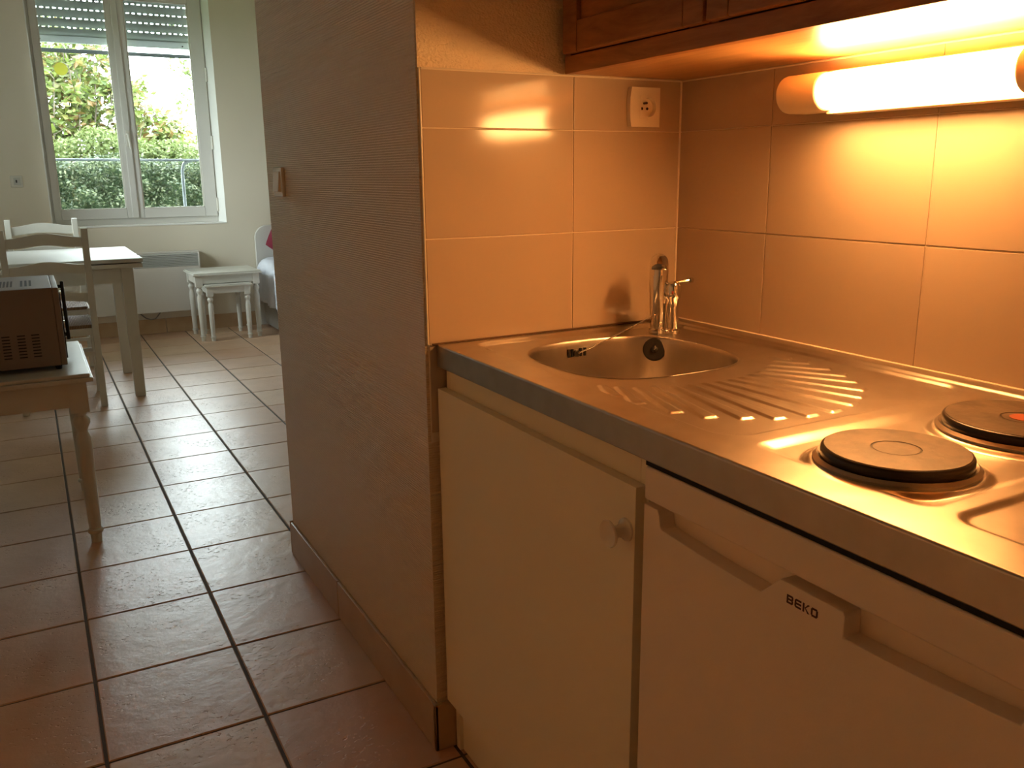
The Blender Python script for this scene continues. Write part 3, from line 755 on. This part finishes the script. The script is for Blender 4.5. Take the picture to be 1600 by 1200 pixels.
# ------------------------------------------------------------------ upper cabinet
uc = thing('wall_cabinet', 'varnished reddish oak wall cabinet with panelled doors above the sink', 'cabinet', (.45, -.6, 1.41))
B(.311, D-.002, -1.205, -.012, 1.4110, 1.4290).build('bottom_panel', M['veneer'], uc, bevel=.0008)
B(.3090, .328, -1.205, -.010, 1.4105, 1.4430).build('bottom_rail', M['oak'], uc, bevel=.0012)
B(.311, D-.002, -.028, -.010, 1.429, 2.12).build('side_panel', M['oak'], uc)
B(.311, D-.002, -1.205, -1.187, 1.429, 2.12).build('side_panel', M['oak'], uc)
B(.309, D-.002, -1.205, -.010, 2.12, 2.138).build('top_panel', M['oak'], uc)
B(D-.008, D-.002, -1.187, -.028, 1.429, 2.12).build('back_panel', M['veneer'], uc)
B(.311, .329, -.446, -.424, 1.443, 2.12).build('post', M['oak'], uc)
B(.311, .329, -.844, -.822, 1.443, 2.12).build('post', M['oak'], uc)
for (a, b) in ((-.026, -.429), (-.436, -.829), (-.836, -1.203)):
    e = bpy.data.objects.new('door', None); COL.objects.link(e); e.parent = uc; e.location = (.30-.45, (a+b)/2+.6, .04)
    x0, x1 = .2925, .3095; z0, z1 = 1.4440, 2.10; sw, rw = .048, .056
    B(x0, x1, a-sw, a, z0, z1).build('stile', M['oak'], e, bevel=.003); B(x0, x1, b, b+sw, z0, z1).build('stile', M['oak'], e, bevel=.003)
    B(x0, x1, b+sw, a-sw, z0, z0+rw).build('rail', M['oak'], e, bevel=.004); B(x0, x1, b+sw, a-sw, z1-rw, z1).build('rail', M['oak'], e, bevel=.004)
    p = MB(); ya, yb, za, zb = b+sw, a-sw, z0+rw, z1-rw; q = .028
    p.add([(x0+.011, ya, za), (x0+.011, yb, za), (x0+.011, yb, zb), (x0+.011, ya, zb), (x0+.004, ya+q, za+q), (x0+.004, yb-q, za+q), (x0+.004, yb-q, zb-q), (x0+.004, ya+q, zb-q)],
          [(0,1,5,4), (1,2,6,5), (2,3,7,6), (3,0,4,7), (4,5,6,7), (3,2,1,0)])
    p.build('raised_panel', M['oak'], e)

# ------------------------------------------------------------------ lamp under the cabinet
lm = thing('tube_lamp', 'lit tubular wall lamp glowing warm yellow under the oak cabinet', 'lamp', (.60, -.61, 1.352))
LY0, LY1, DY0, DY1, LZ, LXc, LR = -.872, -.352, -.786, -.438, 1.3520, .560, .0295
def dprof(r, xc, xb, n=14):
    pts = [(xb, LZ-r)] + [(xc - r*math.cos(t), LZ + r*math.sin(t)) for t in [(-90+180*i/n)*PI/180 for i in range(n+1)]] + [(xb, LZ+r)]
    return pts
for ya, yb in ((DY1-.004, LY1), (LY0, DY0+.004)):
    pr = [(u, v) for u, v in dprof(LR+.0025, LXc, D-.0005)]
    c = MB(); n_ = len(pr)
    c.prism([(u, v) for u, v in pr], 'y', ya, yb)
    c.build('end_cap', M['lamp_body'], lm, bevel=.006, seg=3)
B(.571, D-.0005, DY0-.01, DY1+.01, LZ-.037, LZ+.034).build('back_plate', M['lamp_body'], lm, bevel=.004)
n_ = 20; rings = []
dv = []; df = []
st_ = [(DY1+.012, .80), (DY1+.006, .93), (DY1-.004, .99), (DY1-.012, 1.0), (DY0+.012, 1.0), (DY0+.004, .99), (DY0-.006, .93)]
for y_, k_ in st_:
    for i in range(n_+1):
        t = (-98+196*i/n_)*PI/180; dv.append((LXc - LR*k_*math.cos(t), y_, LZ + LR*k_*math.sin(t)))
w_ = n_+1
for j in range(len(st_)-1): df += [(j*w_+i, j*w_+i+1, (j+1)*w_+i+1, (j+1)*w_+i) for i in range(n_)]
df += [tuple(range(w_)), tuple((len(st_)-1)*w_+i for i in range(w_-1, -1, -1))]
dm = MB(); dm.v = dv; dm.f = df
dm.build('diffuser', M['lamp'], lm, ang=60)['label'] = 'glowing diffuser tube'

# ------------------------------------------------------------------ socket, switch, thermostat
so = thing('wall_socket', 'cream wall socket with round recess and pin on the tiled wall', 'socket', (.507, 0, 1.353))
pm = MB(); ia, ib, ic, id_ = .4915, .5365, 1.3305, 1.3770
pm.prism([(.470, 1.314), (.467, 1.335), (.4665, 1.353), (.467, 1.372), (.470, 1.393), (ia, 1.393), (ia, 1.314)], 'y', -.012, 0)
pm.box(ib, .543, -.012, 0, 1.314, 1.393).box(ia, ib, -.012, 0, 1.314, ic).box(ia, ib, -.012, 0, id_, 1.393)
pm.build('cover_plate', M['plastic'], so, weld=True)
sk = MB(); cx_, cz_, sr = .5135, 1.3535, .0195; ns = 32; a_, b_, c_, d_ = .4915, .5365, 1.3305, 1.3770
sqv = []; 
for i in range(ns):
    t = 2*PI*i/ns; c, s = math.cos(t), math.sin(t); q = 1/max(abs(c), abs(s))
    hx, hz = (d_-c_)/2, (d_-c_)/2
    sqv.append(((a_+b_)/2 + (b_-a_)/2*c*q, -.0122, (c_+d_)/2 + (d_-c_)/2*s*q))
v = sqv[:]; v += [(cx_+sr*math.cos(2*PI*i/ns), -.0122, cz_+sr*math.sin(2*PI*i/ns)) for i in range(ns)]
v += [(cx_+sr*.96*math.cos(2*PI*i/ns), -.0012, cz_+sr*.96*math.sin(2*PI*i/ns)) for i in range(ns)]
v += [(p[0], -.0098, p[2]) for p in sqv]
f = [(i, (i+1)%ns, ns+(i+1)%ns, ns+i) for i in range(ns)] + [(ns+i, ns+(i+1)%ns, 2*ns+(i+1)%ns, 2*ns+i) for i in range(ns)] + [tuple(2*ns+i for i in range(ns))] + [((i+1)%ns, i, 3*ns+i, 3*ns+(i+1)%ns) for i in range(ns)]
# the plate behind the recess is cut by building the insert proud of it
v = [(p[0], p[1]-.0002 if p[1] < -.011 else p[1], p[2]) for p in v]
v = [(p[0], -.0127 if p[1] < -.009 else p[1], p[2]) for p in v]; v[3*ns:] = [(p[0], -.0100, p[2]) for p in v[3*ns:]]
sk.add(v, f); sk.build('insert', M['plastic'], so)
ins = so
for dx in (-.0090, .0045): MB().lathe([(.0030, 0), (.0030, -.0004)], (cx_+dx, -.0014, cz_-.002), 10, 'y').build('contact_hole', M['dark'], so)
MB().lathe([(.0024, 0), (.0024, -.010), (.001, -.0115)], (cx_-.004, -.0014, cz_+.0085), 10, 'y').build('earth_pin', M['ink'], so)
sw_ = thing('light_switch', 'small white light switch on the dim textured partition wall', 'switch', (0, 1.02, 1.205))
B(-.010, 0, .972, 1.068, 1.165, 1.247).build('cover_plate', M['plastic'], sw_, bevel=.003)
rk = MB().prism([(-.0095, 1.178), (-.0180, 1.180), (-.0125, 1.234), (-.0095, 1.236)], 'y', .988, 1.052).build('rocker', M['plastic'], sw_, bevel=.0012)
th = thing('thermostat', 'small square white control on the far wall left of the window', 'thermostat', (-.682, YF, 1.204))
B(-.722, -.643, YF-.014, YF, 1.164, 1.246).build('cover_plate', M['wplastic'], th, bevel=.004)
B(-.700, -.657, YF-.018, YF-.013, 1.180, 1.232).build('insert', M['radslat'], th, bevel=.002)
B(-.688, -.678, YF-.020, YF-.017, 1.196, 1.216).build('button', M['black'], th)

# ------------------------------------------------------------------ radiator
ra = thing('radiator', 'white electric convector radiator under the window', 'radiator', (.02, 5.86, .4))
RX0, RX1 = -.48, .527
B(RX0, RX1, 5.815, 5.895, .178, .535).build('casing', M['radiator'], ra, bevel=.006)
MB().box(RX0, RX1, 5.830, 5.895, .640, .652).box(RX0, RX0+.012, 5.812, 5.895, .533, .642).box(RX1-.012, RX1, 5.812, 5.895, .533, .642).box(RX0, RX1, 5.87, 5.895, .533, .642).build('grille_frame', M['radiator'], ra, bevel=.002)
B(RX0+.012, RX1-.012, 5.862, 5.869, .536, .640).build('grille_back', M['dark'], ra)
sl0 = None
for i in range(8):
    zz = .5385 + i*.0128
    if sl0 is None:
        sl0 = MB().prism([(5.818, zz), (5.8195, zz+.0055), (5.838, zz+.0115), (5.838, zz+.009)], 'x', RX0+.012, RX1-.012).build('slat', M['radslat'], ra); b0 = sl0.location.copy()
    else: inst(sl0, ra, b0+Vector((0, 0, i*.0128)))
for xx in (-.38, .43): B(xx-.015, xx+.015, 5.893, 5.912, .22, .5).build('wall_bracket', M['radiator'], ra)
tag(MB().tube([(.04, 5.878, .182), (.06, 5.875, .160), (.085, 5.872, .135), (.12, 5.872, .121), (.155, 5.872, .124), (.18, 5.874, .150), (.205, 5.878, .182)], .005, 8).build('radiator_cable', M['wire']), 'grey cable looping out below the radiator', 'cable')

# ------------------------------------------------------------------ dining table
dt = thing('dining_table', 'white painted extending dining table near the window', 'table', (-.53, 4.18, 0))
DX0, DX1, DYa, DYb = -.955, -.112, 3.70, 4.66
B(DX0, DX1, DYa, DYb, .768, .791).build('table_top', M['table_top'], dt, bevel=.005)
B(DX0+.004, (DX0+DX1)/2-.001, DYa+.004, DYb-.004, .738, .763).build('extension_leaf', M['white'], dt, bevel=.004)
B((DX0+DX1)/2+.001, DX1-.004, DYa+.004, DYb-.004, .738, .763).build('extension_leaf', M['white'], dt, bevel=.004)
ap = MB(); AX0, AX1, AY0, AY1 = -.90, -.165, 3.735, 4.50
B(AX0+.05, AX1-.05, AY0+.006, AY0+.026, .655, .739).build('apron', M['white'], dt); B(AX0+.05, AX1-.05, AY1-.026, AY1-.006, .655, .739).build('apron', M['white'], dt)
B(AX0+.006, AX0+.026, AY0+.05, AY1-.05, .655, .739).build('apron', M['white'], dt); B(AX1-.026, AX1-.006, AY0+.05, AY1-.05, .655, .739).build('apron', M['white'], dt)
B(AX0+.1, AX1-.1, 4.1, 4.14, .739, .7685).build('bearer', M['white'], dt)
for lx, ly in ((AX0, AY0), (AX1-.064, AY0), (AX0, AY1-.064), (AX1-.064, AY1-.064)):
    t = .005
    MB().add([(lx+t, ly+t, 0), (lx+.064-t, ly+t, 0), (lx+.064-t, ly+.064-t, 0), (lx+t, ly+.064-t, 0), (lx, ly, .739), (lx+.064, ly, .739), (lx+.064, ly+.064, .739), (lx, ly+.064, .739)],
             [(0,3,2,1),(4,5,6,7),(0,1,5,4),(1,2,6,5),(2,3,7,6),(3,0,4,7)]).build('leg', M['white'], dt, bevel=.003)

# ------------------------------------------------------------------ chairs
def make_chair(label):
    t = thing('ladder_back_chair', label, 'chair', (0,0,0), group='white ladder back chairs at the dining table')
    Wd = .190; W = M['white']
    def yb(z): return 0 if z < .45 else -.055*((z-.45)/.52)**1.3
    for s in (-1, 1):
        zz = [0, .2, .45, .6, .75, .88, .972]; m = MB(); vs = []
        for z_ in zz:
            a, b = .0165, .019 if z_ < .5 else .0155
            y_ = yb(z_); x_ = s*Wd
            vs += [(x_-a, y_-b, z_), (x_+a, y_-b, z_), (x_+a, y_+b, z_), (x_-a, y_+b, z_)]
        fs = [(3,2,1,0), tuple(len(zz)*4-4+i for i in range(4))] + [(j*4+i, j*4+(i+1)%4, j*4+4+(i+1)%4, j*4+4+i) for j in range(len(zz)-1) for i in range(4)]
        m.add(vs, fs).build('back_post', W, t, bevel=.003, local=True)
        MB().box(s*.195-.016, s*.195+.016, .385, .417, 0, .445).build('leg', W, t, bevel=.004, local=True)
        B(s*.193-.009, s*.193+.009, .018, .386, .405, .435).build('seat_rail', W, t, bevel=.002, local=True)
        B(s*.193-.008, s*.193+.008, .018, .386, .20, .222).build('stretcher', W, t, bevel=.003, local=True)
    B(-.176, .176, -.009, .009, .400, .437).build('seat_rail', W, t, bevel=.002, local=True)
    B(-.18, .18, .392, .410, .400, .437).build('seat_rail', W, t, bevel=.002, local=True)
    B(-.175, .175, -.008, .008, .285, .310).build('stretcher', W, t, bevel=.003, local=True)
    B(-.18, .18, .393, .409, .24, .262).build('stretcher', W, t, bevel=.003, local=True)
    # rush seat: four triangular fields rising gently towards the rails
    a, b, y0, y1 = .182, .186, .0, .408; c = (0, .205)
    MB().add([(-a, y0, .436), (a, y0, .436), (b, y1, .436), (-b, y1, .436), (-a, y0, .456), (a, y0, .456), (b, y1, .456), (-b, y1, .456), (0, .205, .450)],
             [(0,3,2,1), (0,1,5,4), (1,2,6,5), (2,3,7,6), (3,0,4,7), (4,5,8), (5,6,8), (6,7,8), (7,4,8)]).build('rush_seat', M['rush'], t, bevel=.004, local=True)
    for zb, zh in ((.875, .056), (.735, .052), (.585, .050)):
        m = MB(); n_ = 20; vs = []
        for i in range(n_+1):
            u = -1+2*i/n_; x_ = u*(Wd-.012)
            up = .022*(0.5+.5*math.cos(PI*u))*1.0 ; lo = .014*(0.5+.5*math.cos(PI*u))
            yy_ = yb(zb+zh/2) - .010*(1-u*u)
            for dy in (-.006, .006): vs += [(x_, yy_+dy, zb+lo), (x_, yy_+dy, zb+zh+up-.005)]
        fs = []
        for i in range(n_):
            k = i*4; fs += [(k, k+4, k+5, k+1), (k+2, k+3, k+7, k+6), (k+1, k+5, k+7, k+3), (k, k+2, k+6, k+4)]
        fs += [(0, 1, 3, 2), (n_*4, n_*4+2, n_*4+3, n_*4+1)]
        m.add(vs, fs).build('back_slat', W, t, local=True)
    return t
ch1 = make_chair('white ladder back chair on the near side of the dining table')
ch2 = copy_tree(ch1); ch2['label'] = 'white ladder back chair on the window side of the dining table'
ch1.location = (-.5875, 3.615, 0); ch1.rotation_euler = (0, 0, 0)
ch2.location = (-.572, 4.80, 0); ch2.rotation_euler = (0, 0, PI)

# ------------------------------------------------------------------ turned-leg tables
def turned_leg(x, y, zt, bw, s, parent, name='leg'):
    """square block at top, turned vase, long taper, ring and foot"""
    m = MB(); bz = zt - bw[1]; w2 = bw[0]/2
    m.box(x-w2, x+w2, y-w2, y+w2, bz, zt)
    Hh = bz; r = w2
    prof = [(0, .60), (.04, .64), (.070, .66), (.076, .86), (.082, .90), (.096, .90), (.102, .84), (.108, .68), (.13, .70), (.5, .80), (.76, .88), (.80, .84), (.845, .60), (.86, .58), (.875, .66), (.91, .96), (.94, .96), (.965, .66), (.975, .60), (.98, .74), (1.0, .76)]
    m.lathe([(r*k_*s, h_*Hh) for h_, k_ in prof], (x, y, 0), 18)
    return m.build(name, M['white'], parent, ang=40)
def small_table(name, label, cat, x0, x1, y0, y1, zt, over, th_, aph, bw, group=None, s=1.0):
    t = thing(name, label, cat, ((x0+x1)/2, (y0+y1)/2, 0), group)
    B(x0, x1, y0, y1, zt-th_, zt-th_*.45).build('table_edge', M['white'], t, bevel=.003)
    B(x0+.008, x1-.008, y0+.008, y1-.008, zt-th_*.45, zt).build('table_top', M['white'], t, bevel=.004)
    ax0, ax1, ay0, ay1 = x0+over, x1-over, y0+over, y1-over; zb = zt-th_
    w_ = bw
    B(ax0+w_, ax1-w_, ay0+.006, ay0+.022, zb-aph, zb).build('apron', M['white'], t); B(ax0+w_, ax1-w_, ay1-.022, ay1-.006, zb-aph, zb).build('apron', M['white'], t)
    B(ax0+.006, ax0+.022, ay0+w_, ay1-w_, zb-aph, zb).build('apron', M['white'], t); B(ax1-.022, ax1-.006, ay0+w_, ay1-w_, zb-aph, zb).build('apron', M['white'], t)
    for xx in (ax0+w_/2, ax1-w_/2):
        for yy_ in (ay0+w_/2, ay1-w_/2): turned_leg(xx, yy_, zb, (w_, aph+.02), s, t)
    return t
small_table('side_table', 'white side table with turned legs carrying the microwave', 'table', -1.075, -.522, 1.565, 2.256, .600, .022, .028, .085, .056)
small_table('nesting_table', 'larger white nesting table with turned legs under the window', 'table', .385, .895, 5.315, 5.765, .520, .018, .022, .062, .050, 'white nesting tables')
small_table('nesting_table', 'small low table tucked beneath the larger nesting table', 'table', .455, .810, 5.275, 5.705, .432, .016, .018, .050, .046, 'white nesting tables')

# ------------------------------------------------------------------ microwave
mw = thing('microwave', 'pale microwave oven with side vents on the white side table', 'microwave', (-.78, 1.89, .60))
MX0, MX1, MY0, MY1, MZ0, MZ1 = -.975, -.606, 1.675, 2.115, .616, .876
B(MX0, MX1, MY0, MY1, MZ0, MZ1).build('case', M['micro'], mw, bevel=.004)
B(MX1, -.588, MY0, MY1, MZ0, MZ1-.001).build('front_frame', M['micro'], mw, bevel=.003)
B(-.5885, -.584, MY0+.02, MY1-.10, MZ0+.02, MZ1-.02).build('door_window', M['darkglass'], mw, bevel=.001)
hb = B(-.575, -.563, 1.955, 1.975, .655, .866).build('door_handle', M['darkglass'], mw, bevel=.003)
for zz in (.668, .842): B(-.590, -.573, 1.960, 1.970, zz, zz+.012).build('handle_mount', M['darkglass'], hb)
cp = B(-.5885, -.584, MY1-.09, MY1-.01, MZ0+.02, MZ1-.02).build('control_panel', M['micro_top'], mw, bevel=.001)
for zz in (.69, .80): MB().lathe([(.022, 0), (.020, .012)], (-.584, MY1-.05, zz), 20, 'x').build('control_knob', M['chrome'], mw)
vm = MB()
for cxv in (-.812, -.757, -.713-.0, -.672):
    for i in range(8): vm.box(cxv-.0115, cxv+.0115, MY0-.0004, MY0+.004, .6520+i*.0102, .6520+i*.0102+.0038)
stuff(vm.build('vent_slot', M['dark'], mw))
vt = MB()
for i in range(3): vt.box(-.697+i*.013, -.690+i*.013, 1.765, 1.950, MZ1-.003, MZ1+.0004)
for i in range(18):
    for j in range(12): vt.box(-.905+i*.0105, -.899+i*.0105, 1.765+j*.016, 1.773+j*.016, MZ1-.003, MZ1+.0004)
stuff(vt.build('top_vent', M['dark'], mw))
for fx in (-.94, -.615):
    for fy_ in (1.71, 2.08): MB().lathe([(.010, 0), (.012, .016)], (fx, fy_, .600), 12).build('foot', M['black'], mw)

# ------------------------------------------------------------------ bed
bd = thing('bed', 'white headboard bed partly hidden behind the partition wall', 'bed', (1.5, 4.9, 0))
B(1.02, 1.92, 3.95, 5.86, .015, .215).build('bed_base', M['bedbase'], bd, bevel=.01)
B(1.01, 1.93, 3.93, 5.86, .215, .42).build('mattress', M['sheet'], bd, bevel=.03, seg=3)
hb_ = [(.985, .0), (.985, .70)]
for i in range(9):
    t = PI - i*PI/16; hb_.append((.985+.105+.105*math.cos(t), .725+.105*math.sin(t)))
hb_ += [(1.85+.105*math.sin(i*PI/16), .725+.105*math.cos(i*PI/16)) for i in range(9)] + [(1.955, 0)]
MB().prism(hb_, 'y', 5.865, 5.895).build('headboard', M['headboard'], bd, bevel=.008)
# duvet: domed, wrinkled sheet hanging over the side
dvv = []; dff = []; nu, nv = 46, 60
rq = random.Random(4)
for i in range(nu+1):
    for j in range(nv+1):
        u = i/nu; v_ = j/nv; y_ = 5.845 - v_*1.85
        s_ = u*1.62 - .32      # distance across, with overhang on the left
        if s_ < 0: x_ = .985 - .012*math.sin(v_*40)-.008*math.sin(v_*91+1); z_ = .46 + s_*.82
        elif s_ < .10: a = s_/.10*PI/2; x_ = .985+.07*(1-math.cos(a)) - .010*math.sin(v_*40)*(1-s_/.1); z_ = .46+.07*math.sin(a)
        elif s_ < .95: x_ = 1.055 + (s_-.10)*.97; z_ = .53 + .02*math.sin((s_-.1)*3.6)
        else: x_ = 1.88+.06*min(1, (s_-.95)*8); z_ = .53 - (s_-.95)*.8
        z_ += .016*math.sin(v_*17+u*5)+.010*math.sin(v_*39-u*13)+rq.uniform(-.003, .003) + .035*math.exp(-((v_-.06)/.06)**2)*(s_ > -.05)
        dvv.append((x_, y_, max(z_, .2)))
for i in range(nu):
    for j in range(nv): k = i*(nv+1)+j; dff.append((k, k+1, k+nv+2, k+nv+1))
dmb = MB(); dmb.v = dvv; dmb.f = dff
dv_ = tag(dmb.build('duvet', M['sheet'], ang=180), 'rumpled white duvet hanging over the side of the bed', 'duvet')
mod = dv_.modifiers.new('thick', 'SOLIDIFY'); mod.thickness = .012; mod.offset = -1
# cushion
cv = MB(); nq = 14
for side in (-1, 1):
    vs = []; 
    for i in range(nq+1):
        for j in range(nq+1):
            u, v_ = -1+2*i/nq, -1+2*j/nq
            th2 = .060*((1-u*u)*(1-v_*v_))**.45
            vs.append((u*.20*(1-.07*v_*v_), side*th2, v_*.20*(1-.07*u*u)))
    fs = [(i*(nq+1)+j, i*(nq+1)+j+1, (i+1)*(nq+1)+j+1, (i+1)*(nq+1)+j) for i in range(nq) for j in range(nq)]
    cv.add(vs, fs)
rm = Matrix.Translation((1.30, 5.775, .735)) @ Matrix.Rotation(math.radians(-14), 4, 'X') @ Matrix.Rotation(math.radians(32), 4, 'Y')
cv.v = [tuple(rm @ Vector(v)) for v in cv.v]
tag(cv.build('cushion', M['cushion'], weld=True, ang=80), 'dark red cushion leaning on the white headboard', 'cushion')
